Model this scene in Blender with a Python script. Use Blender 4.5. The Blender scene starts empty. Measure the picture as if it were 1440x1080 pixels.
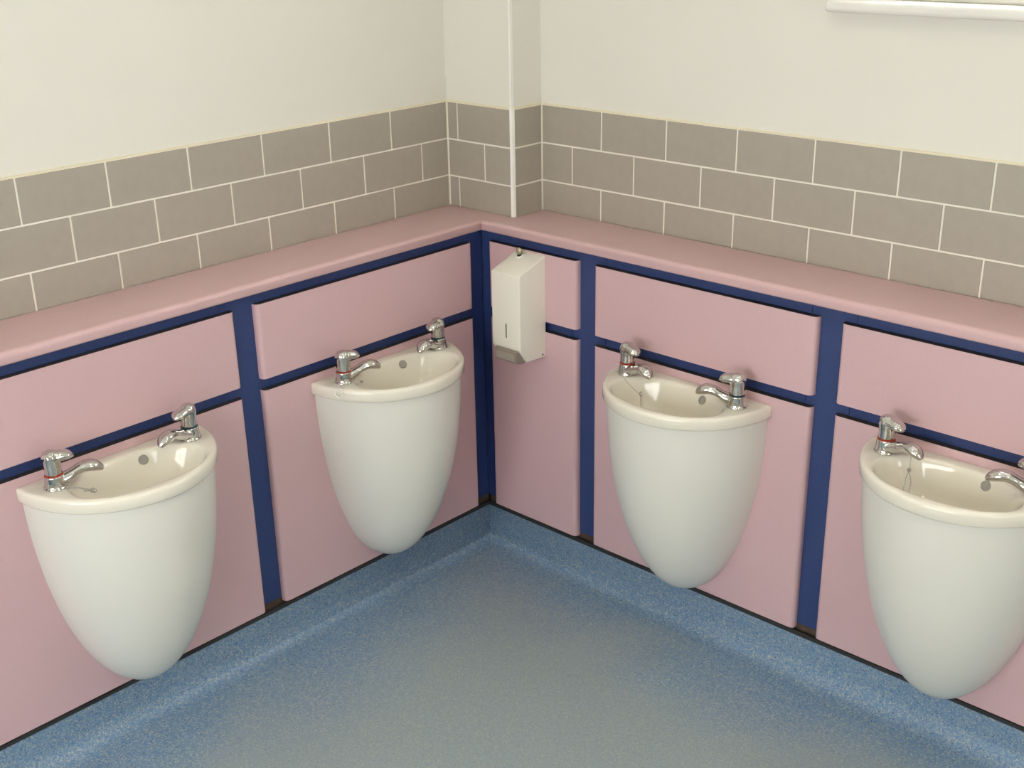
import bpy, bmesh, math, random
from mathutils import Vector, Matrix
from math import sin, cos, pi, radians as R
random.seed(7)
C = bpy.context.scene.collection
SC = bpy.context.scene

# ------------------------------------------------------------------ camera
def make_camera():
    f, yaw, pit, rol = 1699.558, R(43.51745), R(-21.94805), R(-1.14479)
    F = Vector((-sin(yaw)*cos(pit), cos(yaw)*cos(pit), sin(pit)))
    Rt = Vector((cos(yaw), sin(yaw), 0)); U = Rt.cross(F)
    A = Rt*cos(rol) + U*sin(rol); B = U*cos(rol) - Rt*sin(rol)
    cam = bpy.data.cameras.new('camera'); o = bpy.data.objects.new('camera', cam); C.objects.link(o)
    cam.sensor_fit = 'HORIZONTAL'; cam.sensor_width = 36; cam.lens = f/1440*36; cam.clip_start = .02
    M = Matrix.Identity(4)
    for i in range(3):
        M[i][0], M[i][1], M[i][2] = A[i], B[i], -F[i]
    M.translation = (2.22274, -2.23411, 1.74434)
    o.matrix_world = M; SC.camera = o
make_camera()

# ------------------------------------------------------------------ world, exposure, lamps
W = bpy.data.worlds.new('sky'); SC.world = W; W.use_nodes = True
W.node_tree.nodes['Background'].inputs[0].default_value = (.99, .985, .965, 1)
W.node_tree.nodes['Background'].inputs[1].default_value = 11.0
LAMP_STRENGTH = 50.0
LAMP_COLOR = (1.0, .87, .62, 1)
LAMPS = [(1.2, -.95), (2.8, -1.2), (2.4, -2.9)]
vs = SC.view_settings
vs.view_transform = 'Standard'; vs.look = 'None'; vs.gamma = 1; vs.use_curve_mapping = False
vs.exposure = -0.33
SC.cycles.use_denoising = True
SC.cycles.max_bounces = 10; SC.cycles.diffuse_bounces = 6; SC.cycles.glossy_bounces = 4
SC.cycles.caustics_reflective = False; SC.cycles.caustics_refractive = False
SC.cycles.sample_clamp_indirect = 6

# ------------------------------------------------------------------ materials
def mat(name, col, rough=.5, metal=0, spec=.5, coat=0, emit=None, noise=0, nscale=8, bump=0, bscale=200):
    m = bpy.data.materials.new(name); m.use_nodes = True
    nt = m.node_tree; b = nt.nodes['Principled BSDF']
    b.inputs['Base Color'].default_value = (*col, 1); b.inputs['Roughness'].default_value = rough
    b.inputs['Metallic'].default_value = metal; b.inputs['Specular IOR Level'].default_value = spec
    b.inputs['Coat Weight'].default_value = coat; b.inputs['Coat Roughness'].default_value = .04
    if emit:
        b.inputs['Emission Color'].default_value = emit[0]; b.inputs['Emission Strength'].default_value = emit[1]
    if noise or bump:
        tc = nt.nodes.new('ShaderNodeTexCoord')
    if noise:
        n = nt.nodes.new('ShaderNodeTexNoise'); n.inputs['Scale'].default_value = nscale; n.inputs['Detail'].default_value = 4
        r = nt.nodes.new('ShaderNodeValToRGB')
        r.color_ramp.elements[0].position = .3; r.color_ramp.elements[1].position = .7
        r.color_ramp.elements[0].color = (*[c*(1-noise) for c in col], 1)
        r.color_ramp.elements[1].color = (*[min(1, c*(1+noise)) for c in col], 1)
        nt.links.new(tc.outputs['Object'], n.inputs['Vector']); nt.links.new(n.outputs['Fac'], r.inputs['Fac'])
        nt.links.new(r.outputs['Color'], b.inputs['Base Color'])
    if bump:
        n = nt.nodes.new('ShaderNodeTexNoise'); n.inputs['Scale'].default_value = bscale; n.inputs['Detail'].default_value = 3
        bp = nt.nodes.new('ShaderNodeBump'); bp.inputs['Strength'].default_value = bump; bp.inputs['Distance'].default_value = .001
        nt.links.new(tc.outputs['Object'], n.inputs['Vector']); nt.links.new(n.outputs['Fac'], bp.inputs['Height'])
        nt.links.new(bp.outputs['Normal'], b.inputs['Normal'])
    return m

M = dict(
    plaster=mat('plaster', (.745, .73, .67), .75, noise=.012, nscale=3, bump=.08, bscale=90),
    tile=mat('grey_tile', (.37, .335, .285), .38, noise=.025, nscale=40, bump=.05, bscale=160),
    grout=mat('grout', (.86, .83, .75), .85),
    bead=mat('cream_bead', (.80, .74, .56), .6),
    trim=mat('white_trim', (.84, .83, .80), .35),
    pink=mat('pink_laminate', (.60, .405, .43), .42, noise=.02, nscale=260, bump=.04, bscale=500),
    pinkledge=mat('pink_worktop', (.60, .405, .42), .40, noise=.03, nscale=300, bump=.04, bscale=500),
    core=mat('dark_edge', (.03, .026, .024), .6),
    blue=mat('blue_laminate', (.026, .048, .165), .45, noise=.12, nscale=300, bump=.05, bscale=500),
    plinth=mat('brown_ply', (.075, .05, .038), .8, noise=.25, nscale=60),
    strip=mat('black_strip', (.022, .022, .022), .55),
    ceramic=mat('vitreous_china', (.80, .765, .66), .05, spec=.5, coat=.3),
    shroud=mat('white_shroud', (.73, .72, .665), .25, spec=.4),
    chrome=mat('chrome', (.62, .61, .585), .06, metal=1),
    steel=mat('dull_steel', (.40, .40, .38), .35, metal=1),
    hole=mat('hole_dark', (.03, .03, .03), .6),
    meshgrey=mat('overflow_grey', (.30, .29, .26), .5),
    red=mat('red_ring', (.50, .06, .03), .35),
    bluering=mat('dark_teal_ring', (.02, .06, .09), .35),
    enamel=mat('white_enamel', (.82, .79, .70), .28, coat=.2),
    slit=mat('dark_glass', (.03, .05, .045), .15),
    lever=mat('smoky_plastic', (.25, .215, .185), .25),
    leverin=mat('smoky_plastic_inner', (.32, .28, .235), .3),
    brass=mat('brass_key', (.50, .45, .33), .35, metal=.8),
    ceilm=mat('ceiling_white', (.84, .83, .80), .8),
    upvc=mat('white_upvc', (.80, .79, .75), .25),
    lampbody=mat('lamp_white', (.8, .8, .8), .4),
    diffuser=mat('lamp_diffuser', (.8, .8, .8), .4, emit=(LAMP_COLOR, LAMP_STRENGTH)),
)
def pane_mat():
    m = bpy.data.materials.new('window_glass'); m.use_nodes = True; nt = m.node_tree; nt.nodes.clear()
    o = nt.nodes.new('ShaderNodeOutputMaterial'); t = nt.nodes.new('ShaderNodeBsdfTransparent'); g = nt.nodes.new('ShaderNodeBsdfGlossy')
    g.inputs['Roughness'].default_value = .02; mx = nt.nodes.new('ShaderNodeMixShader'); mx.inputs[0].default_value = .06
    nt.links.new(t.outputs[0], mx.inputs[1]); nt.links.new(g.outputs[0], mx.inputs[2]); nt.links.new(mx.outputs[0], o.inputs[0])
    return m
M['pane'] = pane_mat()
def floor_mat(name, worn):
    m = bpy.data.materials.new(name); m.use_nodes = True; nt = m.node_tree; b = nt.nodes['Principled BSDF']
    L = nt.links.new; N = nt.nodes.new
    tc = N('ShaderNodeTexCoord')
    # vinyl chips
    v = N('ShaderNodeTexVoronoi'); v.inputs['Scale'].default_value = 360; L(tc.outputs['Object'], v.inputs['Vector'])
    sep = N('ShaderNodeSeparateColor'); L(v.outputs['Color'], sep.inputs[0])
    r = N('ShaderNodeValToRGB'); cr = r.color_ramp; cr.interpolation = 'CONSTANT'
    cols = [(0, (.13, .235, .39)), (.30, (.17, .275, .41)), (.56, (.22, .31, .40)), (.76, (.29, .36, .40)), (.90, (.42, .43, .39)), (.96, (.08, .15, .28))]
    cr.elements[0].position = 0; cr.elements[0].color = (*cols[0][1], 1); cr.elements[1].position = cols[1][0]; cr.elements[1].color = (*cols[1][1], 1)
    for p, c in cols[2:]:
        e = cr.elements.new(p); e.color = (*c, 1)
    L(sep.outputs[0], r.inputs['Fac'])
    if worn:
        # trodden, dirtier vinyl away from the walls, with cloudy edges
        n = N('ShaderNodeTexNoise'); n.inputs['Scale'].default_value = 2.2; n.inputs['Detail'].default_value = 5; L(tc.outputs['Object'], n.inputs['Vector'])
        xyz = N('ShaderNodeSeparateXYZ'); L(tc.outputs['Object'], xyz.inputs[0])
        neg = N('ShaderNodeMath'); neg.operation = 'MULTIPLY'; neg.inputs[1].default_value = -1; L(xyz.outputs['Y'], neg.inputs[0])
        mn = N('ShaderNodeMath'); mn.operation = 'SMOOTH_MIN'; mn.inputs[2].default_value = .1; L(xyz.outputs['X'], mn.inputs[0]); L(neg.outputs[0], mn.inputs[1])
        ad = N('ShaderNodeMath'); ad.operation = 'MULTIPLY_ADD'; ad.inputs[1].default_value = .55; L(n.outputs['Fac'], ad.inputs[0]); L(mn.outputs[0], ad.inputs[2])
        mr = N('ShaderNodeMapRange'); mr.interpolation_type = 'SMOOTHSTEP'
        mr.inputs['From Min'].default_value = .30; mr.inputs['From Max'].default_value = .68; mr.inputs['To Max'].default_value = .62
        L(ad.outputs[0], mr.inputs['Value'])
        mx = N('ShaderNodeMix'); mx.data_type = 'RGBA'
        L(mr.outputs[0], mx.inputs[0]); L(r.outputs['Color'], mx.inputs[6]); mx.inputs[7].default_value = (.32, .355, .32, 1)
        L(mx.outputs[2], b.inputs['Base Color'])
    else:
        L(r.outputs['Color'], b.inputs['Base Color'])
    b.inputs['Roughness'].default_value = .42; b.inputs['Specular IOR Level'].default_value = .5
    nb = N('ShaderNodeTexNoise'); nb.inputs['Scale'].default_value = 420; L(tc.outputs['Object'], nb.inputs['Vector'])
    bp = N('ShaderNodeBump'); bp.inputs['Strength'].default_value = .25; bp.inputs['Distance'].default_value = .001
    L(nb.outputs['Fac'], bp.inputs['Height']); L(bp.outputs['Normal'], b.inputs['Normal'])
    return m
M['floor'] = floor_mat('blue_safety_vinyl', True)
M['skirting'] = floor_mat('blue_skirting_vinyl', False)

# ------------------------------------------------------------------ helpers
def link(name, me, parent=None, loc=(0, 0, 0), rz=0, label=None):
    o = bpy.data.objects.new(name, me); C.objects.link(o); o.location = loc; o.rotation_euler = (0, 0, rz)
    if parent: o.parent = parent
    if label: o['label'] = label
    return o
def mesh(name, bm, mats, smooth=False, angle=40):
    if not isinstance(mats, (list, tuple)): mats = [mats]
    me = bpy.data.meshes.new(name); bmesh.ops.recalc_face_normals(bm, faces=bm.faces[:]); bm.to_mesh(me); bm.free()
    for m in mats: me.materials.append(m)
    if smooth:
        for p in me.polygons: p.use_smooth = True
        me.set_sharp_from_angle(angle=R(angle))
    return me
def tag(o, label, cat, group=None):
    o['label'] = label; o['category'] = cat
    if group: o['group'] = group
    return o
def struct(o):
    o['kind'] = 'structure'; return o
def thing(name, label, cat, loc=(0, 0, 0), rz=0, group=None):
    return tag(link(name, None, None, loc, rz), label, cat, group)
def box(bm, a, b, bev=0, seg=2):
    x0, y0, z0 = [min(p, q) for p, q in zip(a, b)]; x1, y1, z1 = [max(p, q) for p, q in zip(a, b)]
    r = bmesh.ops.create_cube(bm, size=1)
    for v in r['verts']:
        v.co = ((x0+x1)/2 + v.co.x*(x1-x0), (y0+y1)/2 + v.co.y*(y1-y0), (z0+z1)/2 + v.co.z*(z1-z0))
    if bev:
        es = list({e for v in r['verts'] for e in v.link_edges})
        bmesh.ops.bevel(bm, geom=es, offset=bev, segments=seg, affect='EDGES', profile=.5)
def box_mesh(name, a, b, m, bev=0, seg=2, smooth=False):
    bm = bmesh.new(); box(bm, a, b, bev, seg); return mesh(name, bm, m, smooth)
def loft(bm, rings, closed=True, cap0=True, cap1=True):
    vr = [[bm.verts.new(p) for p in r] for r in rings]
    n = len(rings[0])
    for a, b in zip(vr, vr[1:]):
        for i in range(n if closed else n-1):
            j = (i+1) % n
            bm.faces.new((a[i], a[j], b[j], b[i]))
    if cap0: bm.faces.new(vr[0])
    if cap1: bm.faces.new(vr[-1])
    return vr
def prism(bm, poly, z0, z1):
    return loft(bm, [[(x, y, z0) for x, y in poly], [(x, y, z1) for x, y in poly]])
def lathe(bm, prof, n=32, c=(0, 0)):
    loft(bm, [[(c[0]+r*cos(2*pi*i/n), c[1]+r*sin(2*pi*i/n), z) for i in range(n)] for r, z in prof])
def tube(bm, path, radii, n=12, sx=1.0, up=(0, 0, 1)):
    rings = []
    P = [Vector(p) for p in path]
    for i, p in enumerate(P):
        t = (P[min(i+1, len(P)-1)] - P[max(i-1, 0)]).normalized()
        s = t.cross(Vector(up))
        s = s.normalized() if s.length > 1e-5 else Vector((1, 0, 0))
        u = s.cross(t)
        r = radii[i] if isinstance(radii, (list, tuple)) else radii
        ra, rb = r if isinstance(r, (list, tuple)) else (r*sx, r)
        rings.append([tuple(p + s*ra*cos(2*pi*k/n) + u*rb*sin(2*pi*k/n)) for k in range(n)])
    loft(bm, rings)
def spline(pts, n=6):
    out = []; P = [Vector(p) for p in pts]; P = [2*P[0]-P[1]] + P + [2*P[-1]-P[-2]]
    for i in range(1, len(P)-2):
        for k in range(n):
            t = k/n; a, b, c, d = P[i-1:i+3]
            out.append(.5*((2*b) + (c-a)*t + (2*a-5*b+4*c-d)*t*t + (3*b-a-3*c+d)*t**3))
    out.append(P[-2]); return out
def torus(bm, c, r, rr, n=20, m=8, axis=(0, 0, 1)):
    q = Vector((0, 0, 1)).rotation_difference(Vector(axis).normalized()); c = Vector(c)
    rings = [[tuple(c + q @ Vector(((r+rr*cos(2*pi*j/m))*cos(2*pi*i/n), (r+rr*cos(2*pi*j/m))*sin(2*pi*i/n), rr*sin(2*pi*j/m)))) for j in range(m)] for i in range(n)]
    vr = loft(bm, rings, True, False, False)
    for j in range(m):
        k = (j+1) % m; bm.faces.new((vr[-1][j], vr[-1][k], vr[0][k], vr[0][j]))
def baked(bm, voxel, iters):
    """one continuous blended skin from overlapping closed shapes"""
    me = bpy.data.meshes.new('tmp'); bmesh.ops.recalc_face_normals(bm, faces=bm.faces[:]); bm.to_mesh(me); bm.free()
    o = bpy.data.objects.new('tmp', me); C.objects.link(o)
    r = o.modifiers.new('r', 'REMESH'); r.mode = 'VOXEL'; r.voxel_size = voxel
    s = o.modifiers.new('s', 'SMOOTH'); s.iterations = iters; s.factor = .5
    dg = bpy.context.evaluated_depsgraph_get(); dg.update()
    out = bpy.data.meshes.new_from_object(o.evaluated_get(dg)); bpy.data.objects.remove(o)
    for p in out.polygons: p.use_smooth = True
    return out

# ------------------------------------------------------------------ the room (corner of the panels at the origin; right wall along +X, left wall along -Y)
XL, YR = -.1802, .1754            # tiled faces of the left and right wall
XA, YB = XL+.2428, YR-.1144       # faces of the boxing in the corner
ROOM = 3.55; CEIL = 2.62
ZL = .951; ZJ1, ZJ2, ZT = 1.0343, 1.1349, 1.2355
TT = .008                          # tile thickness
ZTOP, ZM1, ZM2, ZBOT = .894, .7113, .6829, .110
SK = .098                          # top of the coved skirting

floor = struct(link('floor', box_mesh('floor', (XL-.1, YR+.1, -.05), (ROOM+.1, -ROOM-.1, 0), M['floor'])))
ceiling = struct(link('ceiling', box_mesh('ceiling', (XL-.1, YR+.1, CEIL), (ROOM+.1, -ROOM-.1, CEIL+.05), M['ceilm'])))

def wall_with_hole(a0, a1, hole, place, m):
    """wall built of boxes round an optional opening; place(a, d, z) -> xyz"""
    bm = bmesh.new()
    if hole:
        h0, h1, z0, z1 = hole
        rects = [(a0, h0, 0, CEIL), (h1, a1, 0, CEIL), (h0, h1, 0, z0), (h0, h1, z1, CEIL)]
    else: rects = [(a0, a1, 0, CEIL)]
    for p, q, s, t in rects: box(bm, place(p, 0, s), place(q, .16, t))
    return mesh('wall', bm, m)
wr0, wr1, wz0, wz1 = .93, 2.05, 1.531, 2.30
wall_left = struct(link('wall_left', wall_with_hole(-ROOM, YR+.1, None, lambda a, d, z: (XL-TT-d, a, z), M['plaster'])))
wall_right = struct(link('wall_right', wall_with_hole(XL-.1, ROOM, (wr0, wr1, wz0, wz1), lambda a, d, z: (a, YR+TT+d, z), M['plaster'])))
bx = bmesh.new(); box(bx, (XL-TT-.02, YR+TT+.02, ZL+.001), (XA-TT, YB+TT, CEIL))
wall_corner = struct(link('wall_corner', mesh('wall_corner', bx, M['plaster'])))
fw = (.45, 2.45, .60, 1.95)          # unseen window opening added behind the camera, sized for frontal daylight
wall_front = struct(link('wall_front', wall_with_hole(XL-.1, ROOM+.1, fw, lambda a, d, z: (a, -ROOM-d, z), M['plaster'])))
wall_back = struct(link('wall_back', wall_with_hole(-ROOM, YR+.1, (-1.75, -1.25, .70, 2.0), lambda a, d, z: (ROOM+d, a, z), M['plaster'])))

def window(n, a0, a1, z0, z1, place, sill=None):
    bm = bmesh.new(); w = .055
    for p, q, s, t in [(a0, a1, z0, z0+w), (a0, a1, z1-w, z1), (a0, a0+w, z0+w, z1-w), (a1-w, a1, z0+w, z1-w), ((a0+a1)/2-w/2, (a0+a1)/2+w/2, z0+w, z1-w)]:
        box(bm, place(p, .03, s), place(q, .09, t), .006)
    o = struct(link('window_%d' % n, mesh('window_frame', bm, M['upvc'])))
    for p, q in [(a0+w, (a0+a1)/2-w/2), ((a0+a1)/2+w/2, a1-w)]:
        link('pane', box_mesh('pane', place(p, .058, z0+w), place(q, .062, z1-w), M['pane']), o)
    if sill:
        b = bmesh.new(); box(b, place(sill[0], -sill[4], sill[2]), place(sill[1], .03, sill[3]), .009, 4)
        link('sill', mesh('sill', b, M['upvc'], True), o)
    return o
window(1, wr0, wr1, wz0, wz1, lambda a, d, z: (a, YR+TT+d, z), (.887, 2.09, 1.5078, 1.5325, .038))
window(2, *fw, lambda a, d, z: (a, -ROOM-d, z), (fw[0]-.05, fw[1]+.05, fw[2]-.025, fw[2], .04))  # unseen window, put in to light the panels and basins from the front
window(3, -1.75, -1.25, .70, 2.0, lambda a, d, z: (ROOM+d, a, z), (-1.80, -1.20, .675, .70, .04))  # unseen side window, added for daylight and narrowed to dim the left wall

# ---- tiles ----
JT = .0042
_tile_cache = {}
def tile_mesh(w, h):
    k = (round(w, 4), round(h, 4))
    if k not in _tile_cache:
        _tile_cache[k] = box_mesh('tile', (0, 0, 0), (w, -TT, h), M['tile'], .0010, 1)
    return _tile_cache[k]
def tile_row(parent, cuts, z0, z1, kind, plane):
    cuts = sorted(cuts)
    for a, b in zip(cuts, cuts[1:]):
        w, h = b-a-JT, z1-z0-JT
        if w < .004: continue
        dz = random.uniform(-.0002, .0002)
        if kind == 'x':        # faces -Y, runs along X
            link('tile', tile_mesh(w, h), parent, (a+JT/2, plane+TT+dz, z0+JT/2))
        else:                   # faces +X, runs along Y
            link('tile', tile_mesh(w, h), parent, (plane-TT-dz, a+JT/2, z0+JT/2), pi/2)
rows = [(ZL-JT/2, ZJ1), (ZJ1, ZJ2), (ZJ2, ZT)]
P = .203
for r, (z0, z1) in enumerate(rows):
    off = .5 if r == 1 else 0
    fx = .004 if r == 1 else 0
    tile_row(wall_right, [XA] + [XA + (k+off)*P + fx for k in range(0 if off else 1, 11)], z0, z1, 'x', YR)
    tile_row(wall_left, [YB] + [YB - (k+off)*P + fx for k in range(0 if off else 1, 11)], z0, z1, 'y', XL)
    tile_row(wall_corner, [XL+.001, -.0415, XA-.004] if r == 1 else [XL+.001, -.1415, XA-.004], z0, z1, 'x', YB)
    tile_row(wall_corner, [YB+.004, YR], z0, z1, 'y', XA)
GD = .0018                          # grout sits this far behind the tile faces
xe, ye = XA+10.5*P, YB-10.5*P
link('grout', box_mesh('grout', (XA-.004, YR+GD, ZL-.01), (xe, YR+TT+.002, ZT), M['grout']), wall_right)
link('grout', box_mesh('grout', (XL-GD, YB+.004, ZL-.01), (XL-TT-.002, ye, ZT), M['grout']), wall_left)
g = bmesh.new(); box(g, (XL-.003, YB+GD, ZL+.001), (XA-GD, YB+TT+.003, ZT)); box(g, (XA-GD, YB+GD, ZL+.001), (XA-TT-.003, YR+.003, ZT))
link('grout', mesh('grout', g, M['grout']), wall_corner)
bd = .0024
link('tile_edge_bead', box_mesh('bead', (XA-.004, YR+.0008, ZT-.0015), (xe, YR+TT+.002, ZT+bd), M['bead'], .0012, 1), wall_right)
link('tile_edge_bead', box_mesh('bead', (XL-.0008, YB+.004, ZT-.0015), (XL-TT-.002, ye, ZT+bd), M['bead'], .0012, 1), wall_left)
g = bmesh.new(); box(g, (XL, YB+.0008, ZT-.0015), (XA-.001, YB+TT+.003, ZT+bd)); box(g, (XA-.0008, YB+.001, ZT-.0015), (XA-TT-.003, YR, ZT+bd))
link('tile_edge_bead', mesh('bead', g, M['bead']), wall_corner)
# white quadrant corner trim on the boxing, and the plaster corner bead above it
def quadrant(z0, z1, r, inset):
    b = bmesh.new(); cx, cy = XA-inset-r, YB+inset+r
    prism(b, [(cx, cy)] + [(cx + r*sin(a), cy - r*cos(a)) for a in [i*pi/2/8 for i in range(9)]], z0, z1)
    return b
struct(link('trim_1', mesh('corner_trim', quadrant(ZL+.001, ZT+.004, .0095, -.0008), M['trim'], True)))
struct(link('trim_2', mesh('corner_bead', quadrant(ZT+.004, CEIL, .007, TT-.0012), M['trim'], True)))

# ---- coved skirting of floor vinyl, with black capping strip ----
YE, XE = -1.56, 1.76              # ends of the boxed-in units
def cove_profile():
    r = .045; pts = [(-.006, 0), (-.006, SK), (0, SK)]
    for i in range(11):
        a = i/10*pi/2; pts.append((r - r*cos(a), .0015 + r - r*sin(a)))
    pts.append((r+.012, .0008)); pts.append((r+.012, -.001)); pts.append((-.006, -.001))
    return pts[1:]
def cove(name, side):
    b = bmesh.new(); pr = cove_profile(); bcap = bmesh.new()
    cap = [(-.004, SK), (.0012, SK), (.0012, SK+.010), (-.004, SK+.010)]
    for bb, prof in ((b, pr), (bcap, cap)):
        if side == 'left': rings = [[(d, YE, z) for d, z in prof], [(d, -d, z) for d, z in prof]]
        else: rings = [[(d, -d, z) for d, z in prof], [(XE, -d, z) for d, z in prof]]
        loft(bb, rings)
    o = struct(link(name, mesh(name, b, M['skirting'], True, 60)))
    link('capping_strip', mesh('capping_strip', bcap, M['strip']), o, label='thin black capping strip')
    return o
cove('baseboard_left', 'left'); cove('baseboard_right', 'right')
def skirt(name, a, b):
    struct(link(name, box_mesh(name, a, b, M['skirting'], .002)))
skirt('baseboard_front', (XL, -ROOM, 0), (ROOM, -ROOM+.012, .1)); skirt('baseboard_back', (ROOM, -ROOM, 0), (ROOM-.012, YR, .1))

# ------------------------------------------------------------------ boxed-in panel units
def plan(side, a, d):            # a along the wall from the corner, d out from the panel front
    return (d, -a) if side == 'left' else (a, -d)
TP = .018
PANELS = {'left': [(.0377, .7329), (.7923, 1.4875)], 'right': [(.0223, .3312), (.3888, 1.0097), (1.0672, 1.6881)]}
POSTS = {'left': [(-.018, .070), (.705, .820), (1.455, 1.56)], 'right': [(-.018, .050), (.303, .415), (.987, 1.0935), (1.66, 1.76)]}
def side_box(side, a0, a1, d0, d1, z0, z1, m, bev=.0006):
    p, q = plan(side, a0, d0), plan(side, a1, d1)
    return box_mesh('board', (*p, z0), (*q, z1), m, bev, 1)
for side, wl in (('left', 'left-hand wall'), ('right', 'right-hand wall')):
    fr = thing('panel_frame', 'dark blue laminate frame showing between the pink panels on the %s' % wl, 'frame', (*plan(side, .6, -.03), 0), 0)
    off = Vector(fr.location)
    def part(name, me, label=None):
        o = link(name, me, fr, tuple(-off)); 
        if label: o['label'] = label
    ps = POSTS[side]
    for i, (a, b) in enumerate(ps):
        if i == 0 and side == 'right': a = -.0181
        part('post', side_box(side, a, b, -TP-.016, -TP-.0002, .119, .9235, M['blue']))
    for (a0, a1), (b0, b1) in zip(ps, ps[1:]):
        for z0, z1 in ((.865, .9235), (.655, .740)):
            part('rail', side_box(side, a1+.0007, b0-.0007, -TP-.016, -TP-.0002, z0, z1, M['blue']))
    part('plinth', side_box(side, -.012 if side == 'right' else -.018, ps[-1][1], -TP-.016, -TP-.0004, .001, .1185, M['plinth']), 'brown plinth board behind the skirting')
    e = ps[-1][1]
    part('end_panel', side_box(side, e-.016, e, -TP-.017, -.168 if side == 'left' else -.165, .001, .9235, M['blue']))
    for i, (a0, a1) in enumerate(PANELS[side]):
        for up, (z0, z1) in ((True, (ZM1, ZTOP)), (False, (ZBOT, ZM2))):
            b = bmesh.new(); r = .011
            prof = [(a0, -TP)] + [(a0+r-r*cos(t), -r+r*sin(t)) for t in [k*pi/2/7 for k in range(8)]] + \
                   [(a1-r+r*sin(t), -r+r*cos(t)) for t in [k*pi/2/7 for k in range(8)]] + [(a1, -TP)]
            am = (a0+a1)/2; zc = z0
            p0 = plan(side, am, -TP)
            poly = [tuple(Vector(plan(side, a, d)) - Vector(p0)) for a, d in prof]
            prism(b, poly, 0, z1-z0)
            for f in b.faces:
                f.normal_update()
                if abs(f.normal.z) > .9: f.material_index = 1
            me = mesh('panel', b, [M['pink'], M['core']], True, 30)
            o = link('access_panel', me, None, (*p0, z0))
            if side == 'right' and i == 0:
                l = 'narrow upper pink panel behind the soap dispenser' if up else 'narrow tall lower pink panel below the soap dispenser'
            elif side == 'right' and i == 1:
                l = 'wide upper pink panel between soap dispenser and right-hand basins' if up else 'lower pink panel behind the first basin right of the soap dispenser'
            elif side == 'right':
                l = 'upper pink panel above the basin cut off by the right edge' if up else 'lower pink panel behind the basin cut off by the right edge'
            elif i == 0:
                l = 'upper pink panel left of the corner, above the far left-wall basin' if up else 'lower pink panel behind the left-wall basin nearest the corner'
            else:
                l = 'upper pink panel above the leftmost basin' if up else 'lower pink panel behind the leftmost basin'
            tag(o, l, 'panel', ('upper' if up else 'lower') + ' pink panels')

# ---- pink ledges, mitred in the corner ----
def ledge(side):
    b = bmesh.new(); o0, T = .015, .027; zt, zb = ZL, ZL-T
    r1, r2 = .013, .006
    prof = [(-(-XL)+.0008 if side == 'left' else -YR+.0008, zb)]
    prof += [(o0-r2+r2*sin(t), zb+r2-r2*cos(t)) for t in [k*pi/2/4 for k in range(5)]]
    prof += [(o0-r1+r1*cos(t), zt-r1+r1*sin(t)) for t in [k*pi/2/8 for k in range(9)]]
    prof += [(prof[0][0], zt)]
    g = .0003
    if side == 'left': rings = [[(d, -1.575, z) for d, z in prof], [(d, -d-g, z) for d, z in prof]]
    else: rings = [[(d+g, -d, z) for d, z in prof], [(1.775, -d, z) for d, z in prof]]
    loft(b, rings)
    return mesh('ledge', b, M['pinkledge'], True, 50)
tag(link('ledge', ledge('left')), 'pink laminate ledge along the left wall under the grey tiles, mitred at corner', 'ledge')
tag(link('ledge', ledge('right')), 'pink laminate ledge along the right wall under the grey tiles, mitred at corner', 'ledge')

# ------------------------------------------------------------------ wash basins (local: X along wall, viewer's right = -X; Y out of the wall)
ZR, ZRB = .664, .633
def d_outline(a, b, angs, c=(0, .11), n=2.0, y0=0.0):
    out = []
    for t in angs:
        dx, dy = cos(t), sin(t); lo, hi = 0, 1
        def inside(s):
            x, y = c[0]+dx*s, c[1]+dy*s
            return y >= y0 and abs(x/a)**n + (max(y, 0)/b)**n <= 1
        for _ in range(40):
            m = (lo+hi)/2
            if inside(m): lo = m
            else: hi = m
        out.append((c[0]+dx*lo, c[1]+dy*lo))
    return out
def sup(a, b, angs, c, n):
    out = []
    for t in angs:
        dx, dy = cos(t), sin(t)
        s = (abs(dx/a)**n + abs(dy/b)**n)**(-1/n); out.append((c[0]+dx*s, c[1]+dy*s))
    return out
RA, RB = .2145, .224
BC = (0, .112)
N0 = 96
base_angs = [2*pi*i/N0 for i in range(N0)]
ca = math.atan2(-BC[1], RA); angs = sorted(set([t for t in base_angs if min(abs(t-(ca % (2*pi))), abs(t-((pi-ca) % (2*pi)))) > .02] + [ca % (2*pi), (pi-ca) % (2*pi)]))
def bowl_xy(a, b, n=2.2, c=BC): return sup(a, b, angs, c, n)
def basin_mesh():
    bm = bmesh.new(); rings = []
    for ins, z in [(.020, ZRB+.004), (.006, ZRB), (.002, ZRB+.001), (0, ZRB+.004), (0, ZR-.009), (.0008, ZR-.0054), (.0026, ZR-.0026), (.0054, ZR-.0008), (.009, ZR)]:
        rings.append([(x, y, z) for x, y in d_outline(RA-ins, RB-ins, angs, BC, 2.0, .0006 if z < ZR-.004 else (.0012 if z < ZR-.0001 else .004))])
    ia, ib = .146, .084
    for e, z in [(.0095, ZR-.0001), (.0060, ZR-.0007), (.0030, ZR-.0022), (.0006, ZR-.0052), (-.002, ZR-.0105)]:
        rings.append([(x, y, z) for x, y in bowl_xy(ia+e, ib+e)])
    for s, z, n in [(.955, .645, 2.2), (.92, .634, 2.2), (.875, .620, 2.15), (.815, .604, 2.1), (.735, .588, 2.1), (.63, .573, 2.05), (.50, .561, 2), (.35, .553, 2), (.2, .549, 2), (.1, .5482, 2)]:
        rings.append([(x, y, z) for x, y in bowl_xy(ia*s, ib*s, n)])
    loft(bm, rings, True, False, True)
    return mesh('bowl', bm, M['ceramic'], True, 60)
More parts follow.
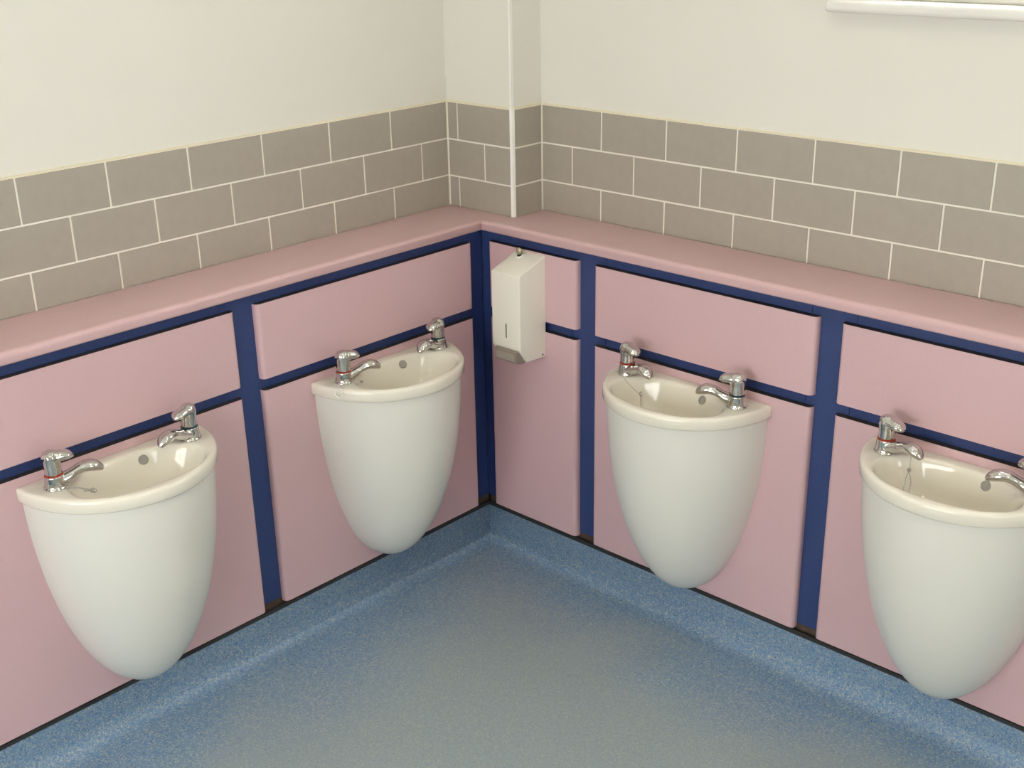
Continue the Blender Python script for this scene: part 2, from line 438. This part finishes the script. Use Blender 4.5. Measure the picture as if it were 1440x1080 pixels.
def shroud_mesh():
    bm = bmesh.new(); rings = []
    A0, B0, pa, pb, z1, z0 = .205, .214, 1.85, 2.1, ZRB+.0035, .1115
    th = [pi*i/56 for i in range(57)]
    T = [0, .02] + [i/24 for i in range(1, 22)] + [.905, .935, .96, .98, .992]
    for t in sorted(T):
        a = A0*(1-t**pa)**.5; b = B0*(1-t**pb)**.5; z = z1-(z1-z0)*t
        rings.append([(a*cos(q), .0006 + b*sin(q), z) for q in th])
    loft(bm, rings, True, False, True)
    return mesh('shroud', bm, M['shroud'], True, 60)
def tap_body():
    bm = bmesh.new()
    lathe(bm, [(.0005, 0), (.0235, 0), (.0240, .0025), (.0215, .0055), (.0200, .014), (.0188, .0285), (.0005, .0285)], 32)
    pth = spline([(0, 0, .0150), (.017, 0, .0158), (.034, 0, .0220), (.052, 0, .0305), (.069, 0, .0322), (.084, 0, .0270), (.0955, 0, .0185)], 5)
    n = len(pth); rad = []
    for i in range(n):
        t = i/(n-1)
        w = .0185 - .0058*min(1, t/.38) + .0040*max(0, min(1, (t-.35)/.3)) - .0110*max(0, (t-.72)/.28)**1.7
        h = .0148 - .0048*min(1, t/.42) + .0018*max(0, min(1, (t-.4)/.25)) - .0070*max(0, (t-.75)/.25)**1.5
        rad.append((w, h))
    tube(bm, pth, rad, 16)
    lathe(bm, [(.0005, .0005), (.007, .0005), (.007, .02), (.0005, .02)], 12, (.0005, 0))
    me = baked(bm, .0014, 5); me.materials.append(M['chrome']); return me
def tap_lever():
    bm = bmesh.new()
    lathe(bm, [(.0005, .031), (.0172, .031), (.0170, .050), (.0178, .057), (.0188, .064), (.0180, .071), (.0150, .077), (.0090, .0808), (.0005, .0820)], 28)
    pth = spline([(-.008, 0, .0655), (.004, 0, .0665), (.015, 0, .0672), (.026, 0, .0660), (.036, 0, .0632), (.0435, 0, .0600)], 4)
    n = len(pth); rad = []
    for i in range(n):
        t = i/(n-1); e = min(1, ((1-t)/.30+.03))**.5
        rad.append(((.0178 - .0035*t)*e + .0004, (.0138 - .0060*t)*e + .0004))
    tube(bm, pth, rad, 18)
    me = baked(bm, .0014, 5); me.materials.append(M['chrome']); return me
def ring_mesh(m):
    bm = bmesh.new(); lathe(bm, [(.0150, .0286), (.0181, .0288), (.0184, .0294), (.0181, .0300), (.0150, .0306)], 32); return mesh('ring', bm, m, True)
def disc(r, h, m, n=24):
    bm = bmesh.new(); lathe(bm, [(.0003, 0), (r, 0), (r, h*.6), (r*.88, h), (.0003, h)], n); return mesh('disc', bm, m, True, 35)
ME = dict(bowl=basin_mesh(), shroud=shroud_mesh(), body=tap_body(), lever=tap_lever(), red=ring_mesh(M['red']), blue=ring_mesh(M['bluering']))
def drain_mesh():
    bm = bmesh.new(); torus(bm, (0, 0, .001), .017, .0035, 28, 8); lathe(bm, [(.0003, -.001), (.016, -.001), (.016, .0003), (.0003, .0003)], 24)
    return mesh('drain', bm, M['chrome'], True)
ME['drain'] = drain_mesh()
def overflow_mesh():
    bm = bmesh.new(); lathe(bm, [(.0003, 0), (.0105, 0), (.0108, .0012), (.0095, .0018), (.0092, .0010), (.0003, .0010)], 24)
    return mesh('overflow', bm, M['meshgrey'], True, 35)
ME['overflow'] = overflow_mesh()

def chain_mesh(strands, rings=(), balls=()):
    bm = bmesh.new()
    for st in strands:
        pts = spline(st, 8)
        tube(bm, pts, .00055, 5)
        d = 0; last = pts[0]
        for p in pts:
            d += (p-last).length; last = p
            if d > .0042:
                d = 0
                bmesh.ops.create_icosphere(bm, subdivisions=1, radius=.0013, matrix=Matrix.Translation(p))
    for c, r, ax in rings: torus(bm, c, r, .0009, 18, 6, ax)
    for c, r in balls: bmesh.ops.create_icosphere(bm, subdivisions=2, radius=r, matrix=Matrix.Translation(c))
    return mesh('chain', bm, M['steel'], True)

TAPX, TAPY, TAPA = .157, .058, R(17)
def basin(side, a, label, chain):
    x, y = plan(side, a, 0)
    rz = -pi/2 if side == 'left' else pi
    root = thing('wash_basin', label, 'basin', (x, y, 0), rz, 'small wash basins on the pink panels')
    link('bowl', ME['bowl'], root)
    link('pedestal_shroud', ME['shroud'], root, label='smooth white tapering cover under the basin')
    link('drain', ME['drain'], root, (0, .112, .5490))
    ov = link('overflow', ME['overflow'], root, (-.0500, .0372, .6435)); ov['label'] = 'round grey overflow grille'
    ov.rotation_euler = Vector((0, 0, 1)).rotation_difference(Vector((.22, .88, .42)).normalized()).to_euler()
    for s in (1, -1):
        ang = (pi - TAPA) if s > 0 else TAPA
        t = link('tap', ME['body'], root, (s*TAPX, TAPY, ZR-.0004), ang, 'chrome tap with a red ring' if s > 0 else 'chrome tap with a dark ring')
        link('lever', ME['lever'], t)
        link('indicator_ring', ME['red' if s > 0 else 'blue'], t, label='thin red hot-water ring' if s > 0 else 'thin dark ring')
    if chain: link('plug_chain', chain, root, label='thin steel plug chain')['kind'] = 'stuff'
    return root
ch_G = chain_mesh([[(.150, .083, .6655), (.125, .098, .661), (.098, .105, .652), (.082, .100, .640)], [(.082, .100, .640), (.080, .102, .618), (.072, .106, .588), (.05, .110, .566), (.01, .112, .5530)]], [((.082, .1, .643), .0055, (.5, 1, .2))])
ch_H = chain_mesh([[(.095, .070, .677), (.093, .074, .655), (.092, .078, .645)], [(.092, .078, .645), (.096, .082, .625), (.090, .09, .595), (.04, .11, .5530)], [(.092, .078, .645), (.083, .084, .625), (.078, .09, .595), (.02, .112, .5530)]], (), [((.092, .078, .648), .0042)])
ch_E = chain_mesh([[(.172, .072, .6655), (.184, .079, .6658), (.194, .086, .6655)]], [((.2005, .0900, .6570), .0105, (.75, .6, .35))], [((.105, .060, .6485), .0035)])
ch_F = chain_mesh([[(.150, .083, .6655), (.130, .092, .6645), (.115, .090, .656), (.100, .094, .648), (.118, .098, .653), (.108, .086, .647), (.092, .092, .640)], [(.125, .100, .662), (.112, .104, .655), (.098, .100, .645)], [(.140, .095, .6655), (.122, .105, .663), (.106, .110, .652)]], [((.101, .097, .649), .0045, (1, .3, .8)), ((.094, .091, .643), .004, (.3, .8, .8))])
basin('left', 1.131, 'white wash basin at far left, first from the left edge', ch_F)
basin('left', .386, 'white wash basin on the left wall nearest the corner, chain ring over its rim', ch_E)
basin('right', .700, 'white wash basin just right of the soap dispenser', ch_G)
basin('right', 1.377, 'white wash basin cut off by the right edge of the picture', ch_H)

# ------------------------------------------------------------------ soap dispenser (local: X along right wall, Y towards wall back)
def dispenser():
    x0, x1 = .1268, .2268
    root = thing('soap_dispenser', 'white metal soap dispenser with sloping top on the narrow panel by the corner', 'soap dispenser', ((x0+x1)/2, 0, .613))
    hw = (x1-x0)/2
    prof = [(.0004, 0), (.070, .004), (.098, .043), (.098, .242), (.0004, .277)]
    bm = bmesh.new()
    loft(bm, [[(-hw, -d, z) for d, z in prof], [(hw, -d, z) for d, z in prof]])
    es = [e for e in bm.edges if not all(abs(v.co.y) < .001 for v in e.verts)]
    bmesh.ops.bevel(bm, geom=es, offset=.0035, segments=3, affect='EDGES', profile=.5)
    link('case', mesh('case', bm, M['enamel'], True, 35), root)
    # push lever across the slanted lower front
    bm = bmesh.new(); lp = [(.066, .0035), (.078, -.0005), (.1065, .0085), (.1045, .036), (.0955, .0415)]
    loft(bm, [[(-.036, -d, z) for d, z in lp], [(.041, -d, z) for d, z in lp]])
    bmesh.ops.bevel(bm, geom=bm.edges[:], offset=.002, segments=2, affect='EDGES')
    lv = link('push_lever', mesh('lever', bm, M['lever'], True, 35), root, label='grey smoky plastic push lever')
    bm = bmesh.new(); box(bm, (-.030, -.1072, .0125), (.034, -.1030, .0315), .0012, 1)
    link('lever_insert', mesh('insert', bm, M['leverin'], True, 35), lv, label='lighter inset window')
    link('sight_slot', box_mesh('slot', (.0005-.0018, -.0984, .069), (.0005+.0018, -.0970, .108), M['slit'], .0004, 1), root, label='narrow dark level slot')
    sc = link('screw', disc(.0025, .0012, M['hole'], 12), root, (hw-.0006, -.012, .010)); sc.rotation_euler = (0, R(90), 0)
    bm = bmesh.new(); lathe(bm, [(.0003, 0), (.0115, 0), (.0115, .0025), (.0095, .004), (.0003, .004)], 24)
    tilt = math.atan2(.035, .0976)
    col = link('lock', mesh('collar', bm, M['trim'], True, 35), root, (-.017, -.022, .2685), label='lock with brass key in the sloping top'); col.rotation_euler = (tilt, 0, 0)
    link('keyhole', disc(.0062, .0012, M['hole'], 16), col, (0, -.001, .0035))
    bm = bmesh.new(); lathe(bm, [(.0003, .003), (.0050, .003), (.0050, .006), (.0088, .009), (.0096, .014), (.0088, .0195), (.0060, .0225), (.0003, .0233)], 20)
    for v in bm.verts: v.co.y *= .55
    k = link('key', mesh('key', bm, M['brass'], True, 50), col, (0, .0015, 0)); k.rotation_euler = (R(-8), R(-8), 0)
dispenser()

# ------------------------------------------------------------------ ceiling lamps (out of the picture, the room's own light)
for i, (x, y) in enumerate(LAMPS):
    where = ['nearest the tiled corner', 'by the right-hand wall behind the camera', 'farthest from the tiled corner'][i]
    t = thing('ceiling_light', 'round white ceiling light %s' % where, 'lamp', (x, y, CEIL), 0, 'round ceiling lights')
    bm = bmesh.new(); lathe(bm, [(.0005, -.0005), (.105, -.0005), (.105, -.022), (.092, -.03), (.0005, -.03)], 40); link('lamp_base', mesh('base', bm, M['lampbody'], True, 35), t)
    bm = bmesh.new(); lathe(bm, [(.0005, -.0305), (.085, -.0305), (.082, -.042), (.066, -.052), (.035, -.058), (.0005, -.060)], 40); link('lamp_shade', mesh('shade', bm, M['diffuser'], True, 35), t)
